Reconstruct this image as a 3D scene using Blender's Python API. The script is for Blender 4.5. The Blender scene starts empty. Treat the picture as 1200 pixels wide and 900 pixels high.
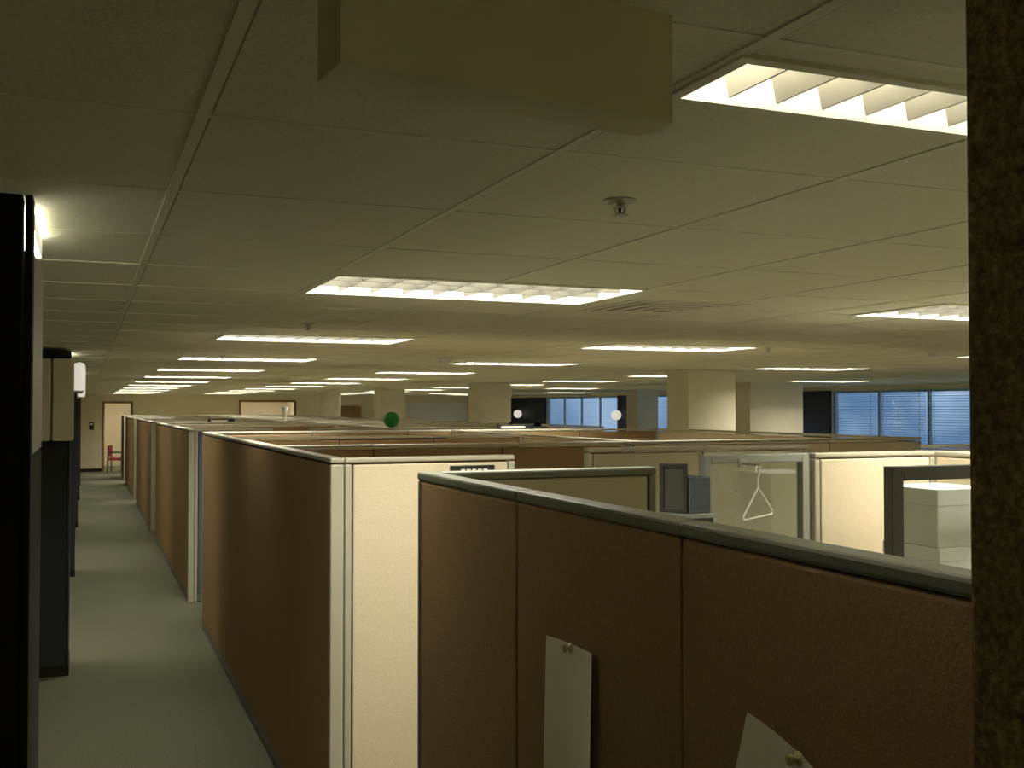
import bpy, math, random
from mathutils import Vector, Matrix
random.seed(4)
C=bpy.context; D=bpy.data
sc=C.scene
sc.view_settings.view_transform='Standard'
sc.view_settings.gamma=1.08
CEIL=2.51; HC=2.055; HP=1.83

# ------------------------------------------------------------ materials
def mat(name,col,rough=0.7,noise=None,bump=0.0,metal=0.0,emit=None,estr=0,var=0.15,spec=0.3,coords='Object'):
    m=D.materials.new(name); m.use_nodes=True
    nt=m.node_tree; b=nt.nodes['Principled BSDF']
    b.inputs['Base Color'].default_value=(*col,1); b.inputs['Roughness'].default_value=rough
    b.inputs['Metallic'].default_value=metal; b.inputs['Specular IOR Level'].default_value=spec
    if noise:
        tc=nt.nodes.new('ShaderNodeTexCoord'); n=nt.nodes.new('ShaderNodeTexNoise')
        n.inputs['Scale'].default_value=noise; n.inputs['Detail'].default_value=4
        nt.links.new(tc.outputs[coords],n.inputs['Vector'])
        r=nt.nodes.new('ShaderNodeValToRGB')
        r.color_ramp.elements[0].position=.3; r.color_ramp.elements[1].position=.7
        r.color_ramp.elements[0].color=(*[c*(1-var) for c in col],1)
        r.color_ramp.elements[1].color=(*[min(1,c*(1+var)) for c in col],1)
        nt.links.new(n.outputs['Fac'],r.inputs[0]); nt.links.new(r.outputs[0],b.inputs['Base Color'])
        if bump:
            bp=nt.nodes.new('ShaderNodeBump'); bp.inputs['Strength'].default_value=bump
            bp.inputs['Distance'].default_value=.005
            nt.links.new(n.outputs['Fac'],bp.inputs['Height']); nt.links.new(bp.outputs[0],b.inputs['Normal'])
    if emit:
        b.inputs['Emission Color'].default_value=(*emit,1); b.inputs['Emission Strength'].default_value=estr
    return m
M={}
M['ceil']=mat('acoustic_tile',(.86,.845,.665),.95,120,.35,var=.06,spec=.05)
M['tbar']=mat('tbar_metal',(.87,.85,.68),.6)
M['seam']=mat('seam_shadow_gap',(.34,.32,.22),.9)
M['brown']=mat('brown_fabric',(.295,.192,.098),.95,140,.3,var=.14,spec=.05)
M['cream']=mat('cream_fabric',(.70,.60,.43),.95,160,.2,var=.07,spec=.05)
M['olive']=mat('olive_fabric',(.44,.40,.26),.95,160,.2,var=.08,spec=.05)
M['grey']=mat('blue_grey_fabric',(.11,.13,.15),.95,140,.2,var=.12,spec=.05)
M['cap']=mat('grey_green_cap',(.14,.15,.115),.42,spec=.5)
M['capl']=mat('beige_cap',(.44,.415,.32),.4,spec=.5)
M['core']=mat('dark_core',(.015,.014,.011),.8)
M['dark']=mat('charcoal_laminate',(.006,.006,.009),.7,30,0,var=.2)
M['dark2']=mat('charcoal_fabric',(.032,.035,.042),.9,90,.2,var=.2)
M['wall']=mat('painted_wall',(.82,.73,.51),.9,3,var=.03)
M['white']=mat('white_enamel',(.8,.8,.74),.45)
M['louver']=mat('louver_enamel',(.085,.082,.066),.5,spec=.15)
M['louver2']=mat('louver_enamel_white',(.32,.30,.24),.5,spec=.3)
M['col']=mat('painted_column',(.78,.72,.54),.9,4,var=.04)
M['navy']=mat('navy_pier',(.012,.018,.045),.6)
M['frame']=mat('grey_frame',(.30,.32,.29),.4,metal=.2,spec=.5)
M['black']=mat('black_plastic',(.012,.013,.013),.4,spec=.5)
M['dframe']=mat('dark_green_frame',(.035,.04,.034),.4,spec=.5)
M['paper']=mat('paper',(.88,.84,.66),.9,8,var=.04)
M['carton']=mat('white_carton',(.90,.90,.86),.8,12,var=.03)
M['box']=mat('soffit_paint',(.86,.83,.55),.8,5,var=.04)
M['steel']=mat('brushed_steel',(.55,.53,.46),.35,metal=.8)
M['wood']=mat('door_wood',(.30,.17,.07),.5,6,var=.25)
M['red']=mat('burgundy_fabric',(.28,.05,.06),.9,50,var=.2)
M['blind']=mat('blind_slat',(.30,.46,.70),.5)
M['desk']=mat('desk_laminate',(.42,.40,.34),.5,20,var=.05)
M['clip']=mat('brass_clip',(.45,.38,.18),.35,metal=.7)
M['emit']=mat('fluorescent_lens',(1,1,1),.5,emit=(1,.95,.775),estr=35)
M['emit1']=mat('wraparound_lens',(1,1,1),.5,emit=(1,.95,.72),estr=12)
M['emitend']=mat('wraparound_endcap',(.7,.7,.6),.5,emit=(1,.95,.75),estr=.6)
M['emit2']=mat('lamp_glow',(1,1,1),.5,emit=(1,.95,.78),estr=16)
M['globe']=mat('frosted_globe',(.9,.88,.8),.5,emit=(1,.93,.78),estr=.6)

# carpet: two scales of mottling
m=mat('carpet',(.15,.158,.108),1,130,.8,var=.45,spec=.02); M['carpet']=m
m=D.materials.new('speckled_wallcover'); m.use_nodes=True; nt=m.node_tree; b=nt.nodes['Principled BSDF']
tc=nt.nodes.new('ShaderNodeTexCoord'); n1=nt.nodes.new('ShaderNodeTexNoise'); n1.inputs['Scale'].default_value=130; n1.inputs['Detail'].default_value=7; n1.inputs['Roughness'].default_value=.72
r=nt.nodes.new('ShaderNodeValToRGB'); e=r.color_ramp.elements
e[0].position=.36; e[0].color=(.13,.09,.04,1); e[1].position=.66; e[1].color=(.60,.48,.27,1)
x=e.new(.5); x.color=(.30,.22,.11,1)
nt.links.new(tc.outputs['Object'],n1.inputs['Vector']); nt.links.new(n1.outputs['Fac'],r.inputs[0]); nt.links.new(r.outputs[0],b.inputs['Base Color'])
bp=nt.nodes.new('ShaderNodeBump'); bp.inputs['Strength'].default_value=.3; bp.inputs['Distance'].default_value=.001
nt.links.new(n1.outputs['Fac'],bp.inputs['Height']); nt.links.new(bp.outputs[0],b.inputs['Normal']); b.inputs['Roughness'].default_value=.9
M['speck']=m
m=D.materials.new('window_glass'); m.use_nodes=True; nt=m.node_tree; nt.nodes.clear()
o=nt.nodes.new('ShaderNodeOutputMaterial'); mx=nt.nodes.new('ShaderNodeMixShader'); t=nt.nodes.new('ShaderNodeBsdfTransparent'); g=nt.nodes.new('ShaderNodeBsdfGlossy')
g.inputs['Roughness'].default_value=.02; t.inputs[0].default_value=(.9,.93,.92,1); mx.inputs[0].default_value=.07
nt.links.new(t.outputs[0],mx.inputs[1]); nt.links.new(g.outputs[0],mx.inputs[2]); nt.links.new(mx.outputs[0],o.inputs[0]); M['glass']=m
m=mat('green_glass',(.01,.26,.03),.15,spec=.6); M['green']=m

# ------------------------------------------------------------ mesh builder
class MB:
    def __init__(s): s.v=[]; s.f=[]; s.mi=[]; s.mats=[]
    def mid(s,k):
        if k not in s.mats: s.mats.append(k)
        return s.mats.index(k)
    def box(s,a,b,k,T=None):
        x0,x1=sorted((a[0],b[0])); y0,y1=sorted((a[1],b[1])); z0,z1=sorted((a[2],b[2])); i=len(s.v)
        vs=[Vector(p) for p in [(x0,y0,z0),(x1,y0,z0),(x1,y1,z0),(x0,y1,z0),(x0,y0,z1),(x1,y0,z1),(x1,y1,z1),(x0,y1,z1)]]
        if T: vs=[T@p for p in vs]
        s.v+=vs
        for f in [(0,3,2,1),(4,5,6,7),(0,1,5,4),(1,2,6,5),(2,3,7,6),(3,0,4,7)]:
            s.f.append([i+q for q in f]); s.mi.append(s.mid(k))
    def poly(s,pts,k):
        i=len(s.v); s.v+=[Vector(p) for p in pts]; s.f.append(list(range(i,i+len(pts)))); s.mi.append(s.mid(k))
    def lathe(s,prof,k,c=(0,0,0),n=24,T=None):
        i=len(s.v)
        for r_,z_ in prof:
            for a in range(n):
                t_=2*math.pi*a/n; p=Vector((c[0]+r_*math.cos(t_),c[1]+r_*math.sin(t_),c[2]+z_))
                s.v.append(T@p if T else p)
        for j in range(len(prof)-1):
            for a in range(n):
                b_=(a+1)%n
                s.f.append([i+j*n+a,i+j*n+b_,i+(j+1)*n+b_,i+(j+1)*n+a]); s.mi.append(s.mid(k))
    def tube(s,p,q,r,k,n=10):
        p=Vector(p);q=Vector(q); d=q-p; R=d.to_track_quat('Z','Y').to_matrix().to_4x4(); T=Matrix.Translation(p)@R
        s.lathe([(0.0001,0),(r,0),(r,d.length),(0.0001,d.length)],k,n=n,T=T)
    def mesh(s,name):
        me=D.meshes.new(name); me.from_pydata([tuple(p) for p in s.v],[],s.f)
        for k in s.mats: me.materials.append(M[k])
        for p,m_ in zip(me.polygons,s.mi): p.material_index=m_
        me.update(); return me
    def obj(s,name,bevel=0,smooth=False,loc=(0,0,0),rot=(0,0,0),segs=2):
        o=D.objects.new(name,s.mesh(name)); C.collection.objects.link(o); o.location=loc; o.rotation_euler=rot
        if smooth:
            for p in o.data.polygons: p.use_smooth=True
        if bevel:
            m_=o.modifiers.new('bevel','BEVEL'); m_.width=bevel; m_.segments=segs; m_.limit_method='ANGLE'; m_.angle_limit=math.radians(40)
        return o

# ------------------------------------------------------------ room shell
XL,XR,YB,YF=-3.0,14.7,-3.0,36.5
mb=MB(); mb.box((XL-.2,YB-.2,-.1),(XR+.2,YF+4.2,0),'carpet'); mb.obj('floor')

FL,FW=1.18,.57   # 2x4 troffer aperture
fix=[]
rows=[3.81+3.05*i for i in range(11)]
for cx in (1.385,4.06,7.75):
    for cy in rows:
        if cy<YF-.6: fix.append((cx,cy))
fix+=[(10.5,6.86),(11.7,14.49),(10.5,22.11),(10.5,31.26),(13.2,9.91),(13.2,19.06),(13.2,28.21),(12.2,34.3)]  # the second one is added to brighten the wide column
fix+=[(4.06,.76),(7.75,.76),(4.06,2.3),(1.385,-1.4)]  # troffers added out of view to brighten near cubicles, cartons and soffit box
NF=(1.385,1.225,1.18,.165)   # near narrow fixture
holes=[(cx-FL/2,cy-FW/2,cx+FL/2,cy+FW/2) for cx,cy in fix]+[(NF[0]-NF[2]/2,NF[1]-NF[3]/2,NF[0]+NF[2]/2,NF[1]+NF[3]/2)]
xs=sorted(set([XL,XR]+[h[0] for h in holes]+[h[2] for h in holes])); ys=sorted(set([YB,YF]+[h[1] for h in holes]+[h[3] for h in holes]))
mb=MB()
for i in range(len(xs)-1):
    for j in range(len(ys)-1):
        cx=(xs[i]+xs[i+1])/2; cy=(ys[j]+ys[j+1])/2
        if any(h[0]<cx<h[2] and h[1]<cy<h[3] for h in holes): continue
        mb.poly([(xs[i],ys[j],CEIL),(xs[i],ys[j+1],CEIL),(xs[i+1],ys[j+1],CEIL),(xs[i+1],ys[j],CEIL)],'ceil')
mb.obj('ceiling')
# T-bar grid
def spans(a,b,cuts):
    out=[]; p=a
    for c0,c1 in sorted(cuts):
        if c0>p: out.append((p,c0))
        p=max(p,c1)
    if p<b: out.append((p,b))
    return out
mb=MB(); G=.61; w=.010
k=math.ceil((XL-.165)/G)
while .165+k*G<XR:
    x0=.165+k*G; k+=1
    for a,b in spans(YB,YF,[(h[1]-.02,h[3]+.02) for h in holes if h[0]-.005<x0<h[2]+.005]):
        mb.box((x0-w,a,CEIL-.003),(x0+w,b,CEIL+.002),'tbar')
        mb.box((x0+w,a,CEIL-.0012),(x0+w+.004,b,CEIL+.002),'seam')
k=math.ceil((YB-1.68)/G)
while 1.68+k*G<YF:
    y0=1.68+k*G; k+=1
    for a,b in spans(XL,XR,[(h[0]-.02,h[2]+.02) for h in holes if h[1]-.005<y0<h[3]+.005]):
        mb.box((a,y0-w*.7,CEIL-.002),(b,y0+w*.7,CEIL+.002),'tbar')
        mb.box((a,y0+w*.7,CEIL-.0008),(b,y0+w*.7+.003,CEIL+.002),'seam')
mb.obj('trim_ceiling_grid')

# walls
T=.15
mb=MB(); mb.box((XL-T,YB,0),(XL,YF,CEIL),'wall'); mb.obj('wall_left')
mb=MB(); mb.box((XL-T,YB-T,0),(XR+T,YB,CEIL),'wall'); mb.obj('wall_back')
ops=[(.58,1.38,2.2),(4.9,6.7,2.25)]
mb=MB(); p=XL-T
for a,b,h in ops:
    mb.box((p,YF,0),(a,YF+T,CEIL),'wall'); mb.box((a,YF,h),(b,YF+T,CEIL),'wall'); p=b
mb.box((p,YF,0),(XR+T,YF+T,CEIL),'wall')
mb.obj('wall_far')
mb=MB()
for a,b in ((0,2.2),(4.6,7.0)):
    mb.box((a,YF+3.2,0),(b,YF+3.3,CEIL),'cream'); mb.box((a-.1,YF+T,0),(a,YF+3.3,CEIL),'cream'); mb.box((b,YF+T,0),(b+.1,YF+3.3,CEIL),'cream')
    mb.box((a-.1,YF+T,CEIL),(b+.1,YF+3.3,CEIL+.05),'ceil')
    mb.box((a+.5,YF+1.2,CEIL-.03),(b-.5,YF+1.6,CEIL),'emit2')
mb.obj('wall_far_alcove')
mb=MB()
for a,b,h in ops:
    mb.box((a-.07,YF-.02,0),(a,YF+T+.01,h+.07),'wood'); mb.box((b,YF-.02,0),(b+.07,YF+T+.01,h+.07),'wood'); mb.box((a,YF-.02,h),(b,YF+T+.01,h+.07),'wood')
mb.obj('trim_door_casing')
mb=MB(); mb.box((8.2,YF-.05,0),(9.05,YF-.001,2.13),'wood'); mb.box((8.13,YF-.03,0),(8.2,YF-.001,2.2),'wall'); mb.box((9.05,YF-.03,0),(9.12,YF-.001,2.2),'wall')
mb.lathe([(.001,0),(.03,0),(.03,.05),(.001,.05)],'steel',T=Matrix.Translation((8.3,YF-.1,1.0))@Matrix.Rotation(math.radians(-90),4,'X')); mb.obj('door_2')
mb=MB(); mb.box((XL,YF-.012,0),(.51,YF,.1),'core'); mb.box((1.45,YF-.012,0),(4.83,YF,.1),'core'); mb.obj('baseboard_far')
mb=MB(); mb.box((10.8,YF-.03,1.2),(13.0,YF-.001,2.25),'white'); mb.box((10.75,YF-.04,1.15),(13.05,YF-.001,1.2),'steel'); mb.obj('whiteboard')
mb=MB(); mb.box((.12,YF-.03,1.35),(.26,YF-.001,1.6),'black'); mb.box((.15,YF-.04,1.5),(.23,YF-.03,1.56),'white'); mb.obj('wall_thermostat')
# right wall with windows
wins=[(1.0,9.2),(10.0,18.1),(19.6,23.6),(24.6,27.1),(27.75,33.0)]
zs,zh=.95,2.41
mb=MB(); p=YB
for a,b in wins:
    mb.box((XR,p,0),(XR+T,a,CEIL),'wall'); mb.box((XR,a,0),(XR+T,b,zs),'wall'); mb.box((XR,a,zh),(XR+T,b,CEIL),'wall'); p=b
mb.box((XR,p,0),(XR+T,YF,CEIL),'wall'); mb.obj('wall_right')
mb=MB()
for a,b in ((18.12,19.2),(27.12,27.73),(33.02,36.3),(9.22,9.98)):
    mb.box((XR-.06,a,0),(XR-.001,b,2.42),'navy')
mb.obj('trim_window_piers',.01)
for i,(a,b) in enumerate(wins):
    mb=MB(); f=.05
    mb.box((XR+.04,a,zs),(XR+.1,b,zs+f),'frame'); mb.box((XR+.04,a,zh-f),(XR+.1,b,zh),'frame')
    n=max(1,round((b-a)/1.3)); 
    for j in range(n+1):
        y=a+(b-a-f)*j/n; mb.box((XR+.04,y,zs),(XR+.1,y+f,zh),'frame')
    mb.box((XR+.07,a,zs),(XR+.075,b,zh),'glass')
    mb.box((XR-.06,a,zs-.03),(XR+.04,b,zs),'capl')
    mb.obj('window_%d'%(i+1))
    mb=MB()
    for j in range(n):
        y0=a+(b-a)*j/n+.05; y1=a+(b-a)*(j+1)/n-.03
        mb.box((XR-.005,y0,zh-.05),(XR+.035,y1,zh-.005),'blind')
        z=zs+.03
        while z<zh-.06:
            R=Matrix.Translation((XR+.015,0,z))@Matrix.Rotation(math.radians(10),4,'Y')
            mb.box((-.022,y0,-.001),(.022,y1,.001),'blind',T=R); z+=.05
        for yy in (y0+.15,y1-.15): mb.box((XR+.014,yy,zs+.02),(XR+.016,yy+.012,zh-.05),'white')
    mb.obj('venetian_blind')
# world
wd=D.worlds.new('dusk'); sc.world=wd; wd.use_nodes=True; nt=wd.node_tree; bg=nt.nodes['Background']
tc=nt.nodes.new('ShaderNodeTexCoord'); n1=nt.nodes.new('ShaderNodeTexNoise'); n1.inputs['Scale'].default_value=14; r=nt.nodes.new('ShaderNodeValToRGB')
r.color_ramp.elements[0].position=.4; r.color_ramp.elements[0].color=(.10,.19,.36,1); r.color_ramp.elements[1].position=.65; r.color_ramp.elements[1].color=(.32,.47,.70,1)
nt.links.new(tc.outputs['Generated'],n1.inputs['Vector']); nt.links.new(n1.outputs['Fac'],r.inputs[0]); nt.links.new(r.outputs[0],bg.inputs[0]); bg.inputs[1].default_value=1.35

# ------------------------------------------------------------ ceiling lights
def troffer_mesh(L,W,nt_,nl,dep=.09,bh=.04,bs=.0,em='emit',lv='louver'):
    mb=MB(); t=.004
    mb.box((-L/2,-W/2,dep),(L/2,W/2,dep+.01),'white')
    mb.poly([(-L/2+.02,-W/2+.02,dep-.002),(-L/2+.02,W/2-.02,dep-.002),(L/2-.02,W/2-.02,dep-.002),(L/2-.02,-W/2+.02,dep-.002)],em)
    mb.box((-L/2-t,-W/2-t,0),(-L/2,W/2+t,dep+.01),'white'); mb.box((L/2,-W/2-t,0),(L/2+t,W/2+t,dep+.01),'white')
    mb.box((-L/2,-W/2-t,0),(L/2,-W/2,dep+.01),'white'); mb.box((-L/2,W/2,0),(L/2,W/2+t,dep+.01),'white')
    e=.02
    for a,b in (((-L/2-e,-W/2-e),(-L/2,W/2+e)),((L/2,-W/2-e),(L/2+e,W/2+e)),((-L/2,-W/2-e),(L/2,-W/2)),((-L/2,W/2),(L/2,W/2+e))):
        mb.box((a[0],a[1],-.007),(b[0],b[1],0),'tbar')
    for i in range(1,nl): 
        y=-W/2+W*i/nl; mb.box((-L/2,y-.004,.002),(L/2,y+.004,.002+bh),lv)
    for i in range(1,nt_):
        x=-L/2+L*i/nt_
        q=[(x-.011-bs,.002+bh),(x-.005-bs*.3,.002+bh*.5),(x-.002,.004),(x+.002,.004),(x+.005+bs*.3,.002+bh*.5),(x+.011+bs,.002+bh)]
        P=[(a,-W/2,z) for a,z in q]; Q=[(a,W/2,z) for a,z in q]
        for a_ in range(6):
            b_=(a_+1)%6; mb.poly([P[a_],P[b_],Q[b_],Q[a_]],lv)
    return mb.mesh('louvered_ceiling_light')
me=troffer_mesh(FL,FW,9,3,dep=.10,bh=.07)
for cx,cy in fix:
    o=D.objects.new('louvered_ceiling_light',me); C.collection.objects.link(o); o.location=(cx,cy,CEIL)
me=troffer_mesh(NF[2],NF[3],14,1,dep=.10,bh=.08,bs=.018,lv='louver2')
o=D.objects.new('louvered_ceiling_light',me); C.collection.objects.link(o); o.location=(NF[0],NF[1],CEIL)
# surface-mounted wraparound fixtures over the left storage
def wrap(cx,cy,L=1.2,W=.46):
    mb=MB()
    mb.box((-L/2+.02,-W/2+.05,-.015),(L/2-.02,W/2-.05,-.0),'white')
    pr=[(-W/2,-.012),(-W/2+.02,-.05),(-W/2+.06,-.064),(W/2-.06,-.064),(W/2-.02,-.05),(W/2,-.012)]
    for a,b in zip(pr,pr[1:]):
        mb.poly([(-L/2,a[0],a[1]),(-L/2,b[0],b[1]),(L/2,b[0],b[1]),(L/2,a[0],a[1])],'emit1')
    for x in (-L/2,L/2): mb.poly([(x,a,b) for a,b in pr],'emitend')
    mb.obj('wraparound_ceiling_light',loc=(cx,cy,CEIL))
for y in (2.82,9.65,14.8,20.6,26.2): wrap(-.71,y)

# hanging soffit box (near)
mb=MB(); zb=CEIL-.125
P=[(.223,.983),(.627,1.049),(.627-.008,1.049+.068),(.223-.008,.983+.068)]
bt=[(x,y,zb) for x,y in P]; tp=[(x,y,CEIL) for x,y in P]
mb.poly(bt[::-1],'box'); mb.poly(tp,'box')
for i in range(4):
    j=(i+1)%4; mb.poly([bt[i],bt[j],tp[j],tp[i]],'box')
mb.obj('ceiling_sign_housing',.003,segs=3)

# sprinklers
def sprinkler(x,y):
    mb=MB()
    mb.lathe([(.001,0),(.036,0),(.037,-.004),(.028,-.007),(.014,-.008),(.013,-.014),(.016,-.015),(.016,-.018),(.001,-.018)],'steel')
    for s_ in (-1,1):
        mb.tube((s_*.013,0,-.017),(s_*.010,0,-.027),.0025,'steel'); mb.tube((s_*.010,0,-.027),(0,0,-.032),.0025,'steel')
    mb.tube((0,0,-.016),(0,0,-.032),.003,'core')
    mb.lathe([(.001,-.032),(.018,-.033),(.019,-.035),(.001,-.036)],'steel')
    mb.obj('fire_sprinkler',loc=(x,y,CEIL),smooth=False)
for x,y in ((1.08,2.03),(1.11,5.65),(4.77,6.6),(4.9,10.4),(1.1,9.4)): sprinkler(x,y)
# diffuser
mb=MB()
for i,(h,z) in enumerate(((.29,-.004),(.24,-.007),(.18,-.010),(.12,-.013),(.06,-.016))):
    w_=.036
    for a,b in (((-h,-h),(h,-h+w_)),((-h,h-w_),(h,h)),((-h,-h+w_),(-h+w_,h-w_)),((h-w_,-h+w_),(h,h-w_))):
        mb.box((a[0],a[1],z),(b[0],b[1],z+.004),'tbar')
mb.box((-.28,-.28,-.001),(.28,.28,0),'seam'); mb.box((-.03,-.03,-.018),(.03,.03,-.012),'seam'); mb.obj('air_diffuser',loc=(2.42,4.15,CEIL))
def detector(x,y):
    mb=MB(); mb.lathe([(.001,0),(.07,0),(.07,-.015),(.055,-.02),(.05,-.045),(.035,-.055),(.001,-.056)],'white'); mb.obj('smoke_detector',loc=(x,y,CEIL),smooth=True)
for p_ in ((6.2,6.4),(3.0,9.0)): detector(*p_)

# ------------------------------------------------------------ structural columns
def column(x,y,w_,d_):
    mb=MB(); mb.box((x,y,0),(x+w_,y+d_,CEIL),'col'); mb.box((x-.01,y-.01,0),(x+w_+.01,y+d_+.01,.1),'core'); mb.obj('structural_column',.01)
column(6.60,10.7,.66,.5)
for y in (17.5,24.3,31.1): column(6.5,y,.6,.6)
column(10.95,15.7,1.15,.5); column(13.0,23.5,.6,.6)
mb=MB(); mb.box((.621,-.3,0),(.985,.61,CEIL),'speck'); mb.obj('speckled_pillar',.006)

# ------------------------------------------------------------ cubicle partitions
def run(x0,y0,x1,y1,a='cream',b='cream',cap='capl',seams=None,h=HP,t=.06,posts=(1,1),bev=.006,name='cubicle_partition'):
    A=Vector((x0,y0,0)); B=Vector((x1,y1,0)); L=(B-A).length; ang=math.atan2(y1-y0,x1-x0)
    T_=Matrix.Translation(A)@Matrix.Rotation(ang,4,'Z'); mb=MB()
    if seams is None:
        n=max(1,round(L/.9)); seams=[L*i/n for i in range(1,n)]
    pw=.035; s0=pw if posts[0] else 0; s1=L-pw if posts[1] else L
    mb.box((s0,-t/2+.008,.0),(s1,t/2-.008,h-.03),'core',T=T_)
    edges=[s0]+list(seams)+[s1]
    for i in range(len(edges)-1):
        p=edges[i]+.003; q=edges[i+1]-.003
        mb.box((p,0,.09),(q,t/2,h-.032),a,T=T_); mb.box((p,-t/2,.09),(q,0,h-.032),b,T=T_)
    mb.box((s0,-t/2+.004,.005),(s1,t/2-.004,.085),'cap',T=T_)
    if posts[0]: mb.box((0,-t/2,0),(pw-.004,t/2,h-.03),'capl' if cap=='capl' else 'cap',T=T_)
    if posts[1]: mb.box((L-pw+.004,-t/2,0),(L,t/2,h-.03),'capl' if cap=='capl' else 'cap',T=T_)
    for i in range(len(edges)-1):
        p=edges[i]+(.001 if i else -s0); q=edges[i+1]-.001 if i<len(edges)-2 else L
        mb.box((p,-t/2-.002,h-(.022 if cap=='capl' else .03)),(q,t/2+.002,h),cap,T=T_)
    return mb.obj(name,bev)
X0=1.02+.03; XN=1.12
run(XN,.05,XN,3.57,'brown','olive','cap',[.90,1.75,2.60],bev=.008)
run(XN+.035,3.535,2.02,3.535,'cream','olive','cap',[],bev=.008)
run(X0,4.66,X0,10.2,'brown','cream','capl',[.94,2.62])
run(X0+.035,4.69,1.91,4.69,'cream','cream','capl',[])
run(X0+.035,6.3,3.38,6.3,'cream','brown','capl',[.55,1.4])
run(3.40,6.3,5.9,6.3,'cream','cream','capl')
run(3.36,4.3,4.13,4.3,'cream','cream','capl',[])
run(4.7,5.0,6.3,5.0,'cream','cream','capl')
run(3.5,6.35,3.5,10.19,'cream','cream','capl')
run(5.93,6.3,5.93,10.2,'cream','cream','capl')
run(X0+.035,8.3,3.46,8.3,'cream','brown','capl')
run(X0+.035,10.23,5.9,10.23,'cream','brown','capl')
run(4.16,.3,4.16,4.3,'cream','cream','capl')
run(6.33,.3,6.33,5.0,'cream','cream','capl')
for (ya,yb) in ((11.6,17.2),(18.4,23.9),(25.1,30.6),(31.6,34.0)):
    run(X0,ya,X0,yb,'brown','cream','capl')
    run(X0+.035,ya+.03,1.9,ya+.03,'cream','grey','capl',[])
    ym=(ya+yb)/2
    run(X0+.035,ym,3.2,ym,'cream','brown','capl')
    run(X0+.035,yb-.03,5.9,yb-.03,'cream','cream','capl')
    run(2.3,ya+.03,5.2,ya+.03,'cream','cream','capl')
    run(3.3,ya+.1,3.3,yb-.08,'cream','cream','capl')
    run(3.35,ym+.4,5.9,ym+.4,'olive','olive','capl')
    run(5.93,ya+.03,5.93,yb,'cream','cream','capl')
for k_,(ya,yb) in enumerate(((1.2,6.6),(7.8,14.4),(17.6,22.8),(24.2,29.6),(30.8,34.5))):
    hh=HP if k_==0 else 1.4
    run(7.7,ya,7.7,yb,'cream','cream','capl',h=hh)
    for f_ in (0,.34,.67,1): 
        y=ya+(yb-ya)*f_; run(7.74,y,10.5,y,'cream','brown' if (f_==.34 and k_) else 'cream','capl',h=hh)
    run(10.55,ya,10.55,yb,'cream','cream','capl',h=hh)
    for f_ in (0,.5,1):
        y=ya+(yb-ya)*f_; run(10.6,y,12.9,y,'cream','cream','capl',h=hh)

def glass_panel(x0,x1,y,fm,fw,name):
    mb=MB(); t=.05
    for a,b in (((x0,0),(x0+fw,HP)),((x1-fw,0),(x1,HP)),((x0+fw,HP-fw),(x1-fw,HP)),((x0+fw,.95),(x1-fw,.95+fw)),((x0+fw,.02),(x1-fw,.08))):
        mb.box((a[0],y-t/2,a[1]),(b[0],y+t/2,b[1]),fm)
    mb.box((x0+fw,y-.02,.08),(x1-fw,y+.02,.95),'cream')
    mb.box((x0+fw,y-.003,.95+fw),(x1-fw,y+.003,HP-fw),'glass')
    return mb.obj(name,.006)
glass_panel(2.72,3.33,4.3,'frame',.04,'glazed_cubicle_panel')
glass_panel(2.86,3.95,3.2,'dframe',.055,'glazed_cubicle_panel')
run(2.6,5.3,4.1,5.3,'cream','olive','capl')
# coat hanger hung on glazed panel
cu=D.curves.new('coat_hanger','CURVE'); cu.dimensions='3D'; cu.bevel_depth=.0045; cu.bevel_resolution=3
hook=[(-.028,0,-.012),(-.02,0,.012),(0,0,.02),(.02,0,.01),(.022,0,-.012),(.0,0,-.035)]
allp=hook+[(0,0,-.085),(-.17,0,-.20),(-.178,0,-.212),(-.17,0,-.222),(.17,0,-.222),(.178,0,-.212),(.17,0,-.20),(0,0,-.085)]
sp=cu.splines.new('POLY'); sp.points.add(len(allp)-1)
for q,p_ in zip(sp.points,allp): q.co=(*p_,1)
ho=D.objects.new('coat_hanger',cu); C.collection.objects.link(ho); cu.materials.append(M['white']); ho.location=(2.93,4.14,1.765); ho.rotation_euler=(0,0,math.radians(33))
mb=MB(); mb.tube((2.93,4.27,1.787),(2.93,4.12,1.787),.005,'steel'); mb.box((2.91,4.262,1.77),(2.95,4.272,1.81),'steel'); mb.obj('coat_hook')

# shelf unit with picture frame and file box
sx0,sx1=2.38,2.69; sy0,sy1=4.12,4.36
mb=MB(); mb.box((sx0,sy0,1.55),(sx1,sy1,1.57),'frame'); mb.box((sx0,sy0,0),(sx0+.02,sy1,1.55),'frame'); mb.box((sx1-.02,sy0,0),(sx1,sy1,1.55),'frame')
for z in (.05,.6,1.1): mb.box((sx0+.02,sy0,z),(sx1-.02,sy1,z+.02),'frame')
mb.box((sx0+.02,sy1-.01,.0),(sx1-.02,sy1,1.55),'frame'); mb.obj('storage_shelf',.003)
mb=MB(); mb.box((-.055,-.09,0),(.055,.09,.165),'grey'); mb.box((-.045,-.095,.03),(.045,-.089,.14),'grey'); mb.obj('desk_file_box',.006,loc=(2.62,4.24,1.571))
mb=MB()
for a,b in (((-.065,0),(-.045,.225)),((.045,0),(.065,.225)),((-.045,0),(.045,.02)),((-.045,.205),(.045,.225))): mb.box((a[0],-.008,a[1]),(b[0],.008,b[1]),'black')
mb.box((-.045,0,.02),(.045,.004,.205),'dframe'); mb.box((-.01,.012,.004),(.01,.016,.15),'black')
mb.obj('picture_frame',.002,loc=(2.51,4.20,1.575),rot=(0,0,math.radians(-42)))
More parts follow.
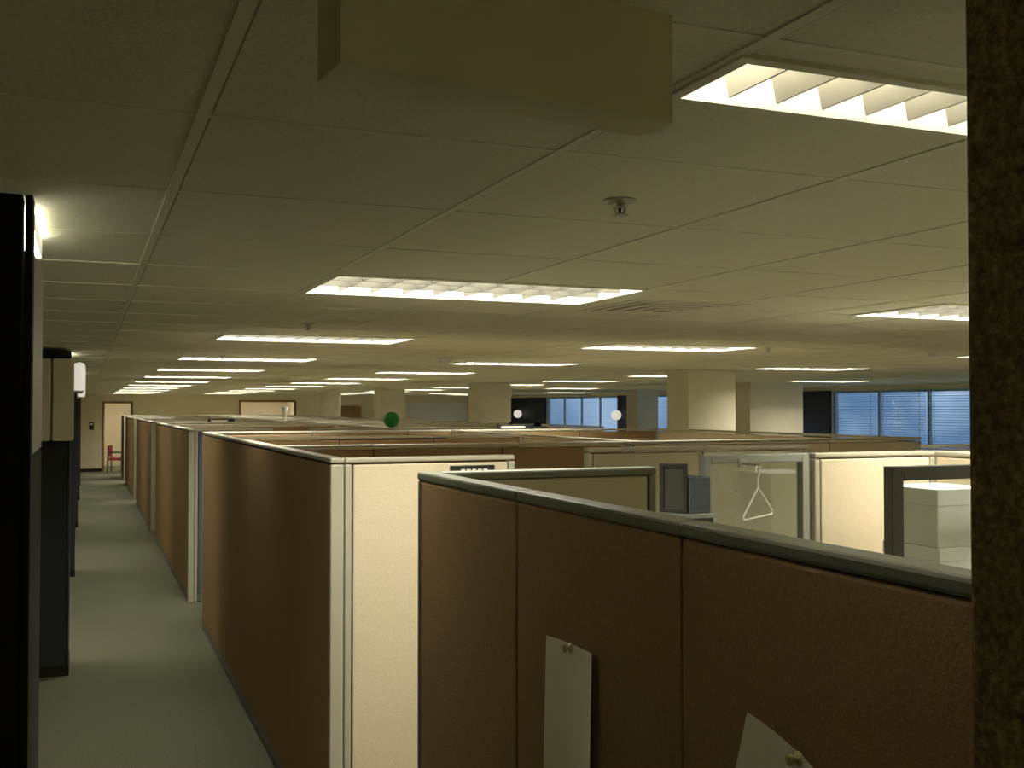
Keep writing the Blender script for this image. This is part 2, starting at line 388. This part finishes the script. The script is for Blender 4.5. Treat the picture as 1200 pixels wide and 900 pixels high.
# white cartons on a cabinet behind the dark glazed panel
mb=MB(); mb.box((3.42,3.5,0),(4.05,3.95,1.25),'desk'); 
for z in (.05,.45,.85):
    mb.box((3.44,3.485,z),(4.03,3.5,z+.37),'desk'); mb.box((3.65,3.47,z+.3),(3.8,3.485,z+.32),'steel')
mb.obj('filing_cabinet',.005)
def carton(x,y,z,w_,d_,h_):
    mb=MB(); mb.box((-w_/2,-d_/2,0),(w_/2,d_/2,h_),'carton'); mb.box((-w_/2-.006,-d_/2-.006,h_*.72),(w_/2+.006,d_/2+.006,h_+.004),'carton')
    mb.obj('storage_carton',.004,loc=(x,y,z))
carton(3.61,3.70,1.25,.35,.34,.19); carton(3.59,3.70,1.446,.31,.32,.25); carton(3.93,3.70,1.25,.2,.34,.3)

# name plate on wing panel
mb=MB(); mb.box((1.58,4.645,1.69),(1.80,4.658,1.785),'black')
for i in range(5): mb.box((1.63+i*.028,4.643,1.758),(1.65+i*.028,4.6455,1.768),'white')
mb.obj('name_plate',.002)

# ------------------------------------------------------------ papers on the near run
def paper(name,yc,ztop,w_,h_,curl,rot=0,pin=(0,-.01)):
    mb=MB(); n=10; mm=10; x=XN-.031-.004
    R=Matrix.Rotation(rot,2)
    def P(i,j):
        u=(i/n-.5)*w_; v=-j/mm*h_
        d=curl*(abs(2*i/n-1)**2.2)*(.35+.65*j/mm)+.002
        q=R@Vector((u,v)); return (x-d,yc-q[0],ztop+q[1])
    for i in range(n):
        for j in range(mm): mb.poly([P(i,j),P(i+1,j),P(i+1,j+1),P(i,j+1)],'paper')
    q=R@Vector(pin); c=(x-.001,yc-q[0],ztop+q[1])
    TT=Matrix.Translation(c)@Matrix.Rotation(math.radians(-90),4,'Y')
    mb.lathe([(.001,0),(.012,0),(.012,.004),(.006,.006),(.005,.014),(.010,.016),(.010,.020),(.001,.021)],'clip',T=TT,n=14)
    o=mb.obj(name,smooth=True); bm_=o.modifiers.new('w','WELD'); return o
paper('pinned_paper',2.29,1.49,.255,.36,.022,rot=math.radians(2))
paper('pinned_paper',1.45,1.50,.21,.28,.028,rot=math.radians(-14),pin=(.03,-.01))

# ------------------------------------------------------------ left side dark blocks
def block(y0,y1,m_,top=2.49,side=None):
    mb=MB(); mb.box((-1.6,y0,0),(-.125,y1,top),m_); mb.box((-.121,y0+.001,0),(-.105,y1-.001,top),side or m_)
    mb.box((-1.61,y0-.004,0),(-.1,y1+.004,.08),'core'); mb.obj('tall_storage_cabinet',.004)
block(2.42,2.50,'dark',2.504)
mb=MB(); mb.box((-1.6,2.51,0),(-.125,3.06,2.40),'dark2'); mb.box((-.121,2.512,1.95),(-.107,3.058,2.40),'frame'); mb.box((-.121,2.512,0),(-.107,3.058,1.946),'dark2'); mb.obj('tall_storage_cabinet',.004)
for y in (8.8,13.9,19.6,25.4,30.0): block(y,y+.5,'dark2',2.5)
mb=MB()
for a,b in ((-.44,-.235),(-.225,-.08)):
    mb.box((a,8.45,1.81),(b,8.79,2.42),'col')
mb.obj('overhead_bin',.01)
def sconce(x,y,z=2.2):
    mb=MB(); mb.box((-.055,-.03,-.02),(-.04,.03,.26),'white')
    mb.lathe([(.001,0),(.035,.01),(.045,.04),(.045,.20),(.035,.23),(.001,.24)],'globe'); mb.lathe([(.001,-.01),(.02,-.01),(.037,.012),(.001,.012)],'white')
    mb.obj('wall_sconce',loc=(x,y,z),smooth=True)
for y in (9.05,14.1): sconce(-.045,y,2.18)

# ------------------------------------------------------------ small things
mb=MB(); n=48; rr=.09
nl=20
def S(a,b_):
    ph=math.pi*b_/nl; th=2*math.pi*a/n; R_=rr*(1-.05*(math.sin(th*4)**2<.12)); 
    return (R_*math.sin(ph)*math.cos(th),R_*math.sin(ph)*math.sin(th),rr+R_*math.cos(ph))
for a in range(n):
    for b_ in range(nl): mb.poly([S(a,b_),S(a,b_+1),S(a+1,b_+1),S(a+1,b_)],'green')
mb.lathe([(.02,0),(.035,-.0),(.035,.006),(.02,.006)],'green')
o=mb.obj('green_glass_globe',smooth=True,loc=(3.24,11.63,HP+.001))
for y,x in ((27.42,XR-.06),(35.0,XR-.06)):
    mb=MB(); mb.lathe([(.001,-.15),(.07,-.13),(.13,-.08),(.15,0),(.13,.08),(.07,.13),(.001,.15)],'globe',c=(-.19,0,0)); mb.tube((0,0,0),(-.06,0,0),.03,'steel'); mb.obj('globe_wall_lamp',smooth=True,loc=(x,y,1.84))
# chair
mb=MB()
for sx in (-.25,.25):
    for sy in (-.24,.24): mb.tube((sx,sy,0),(sx,sy*.9,.64 if sy<0 else .86),.016,'black')
    mb.box((sx-.025,-.26,.63),(sx+.025,.22,.66),'black')
mb.box((-.24,-.24,.40),(.24,.22,.48),'red'); mb.box((-.22,.2,.52),(.22,.25,.86),'red'); mb.tube((-.25,-.23,.36),(.25,-.23,.36),.012,'black'); mb.tube((-.25,.22,.84),(.25,.22,.84),.012,'black')
mb.obj('guest_chair',.008,loc=(.95,35.6,0),rot=(0,0,math.radians(75)))
def bin_(x,y,w_,m_='grey'):
    mb=MB(); mb.box((-w_/2,-.18,0),(w_/2,.18,.36),m_); mb.box((-w_/2+.01,-.19,.03),(w_/2-.01,-.18,.34),'cap'); mb.box((-.06,-.2,.04),(.06,-.19,.055),'steel'); mb.obj('overhead_bin',.006,loc=(x,y,1.45))
bin_(2.3,8.515,1.0)
def desk(x0,y0,x1,y1):
    mb=MB(); mb.box((x0,y0,.71),(x1,y1,.74),'desk')
    for a in (x0+.03,x1-.06):
        mb.box((a,y0+.03,0),(a+.03,y1-.03,.71),'cap')
    mb.box((x0+.06,y1-.05,.3),(x1-.06,y1-.03,.71),'cap'); mb.obj('cubicle_desk',.004)
desk(1.18,.4,1.85,2.9); desk(1.12,5.6,2.55,6.2); desk(3.7,8.6,5.6,9.2); desk(1.15,8.75,2.2,9.4) 
def tray(x,y):
    mb=MB(); mb.box((-.2,-.03,0),(.2,.03,.008),'black'); mb.box((-.2,-.03,.008),(-.19,.03,.06),'black'); mb.box((.19,-.03,.008),(.2,.03,.06),'black'); mb.box((-.19,.02,.008),(.19,.03,.05),'black'); mb.box((-.16,-.02,.008),(.1,.018,.03),'paper'); mb.obj('letter_tray',.002,loc=(x,y,HP+.001))
tray(4.2,10.23); tray(2.0,17.17); tray(4.9,11.63)
def vase(x,y,m_='white'):
    mb=MB(); mb.lathe([(.001,0),(.03,0),(.028,.08),(.045,.16),(.06,.24),(.055,.24),(.04,.16),(.001,.02)],m_); mb.obj('flower_vase',smooth=True,loc=(x,y,HP))
vase(3.3,18.9)

# ------------------------------------------------------------ camera
cam=D.cameras.new('camera'); co=D.objects.new('camera',cam); C.collection.objects.link(co)
cam.sensor_width=36; cam.lens=36.9; cam.clip_start=.02; cam.clip_end=200
co.location=(0,0,HC); co.rotation_euler=(math.radians(91.304),0,math.radians(-22.12)); sc.camera=co
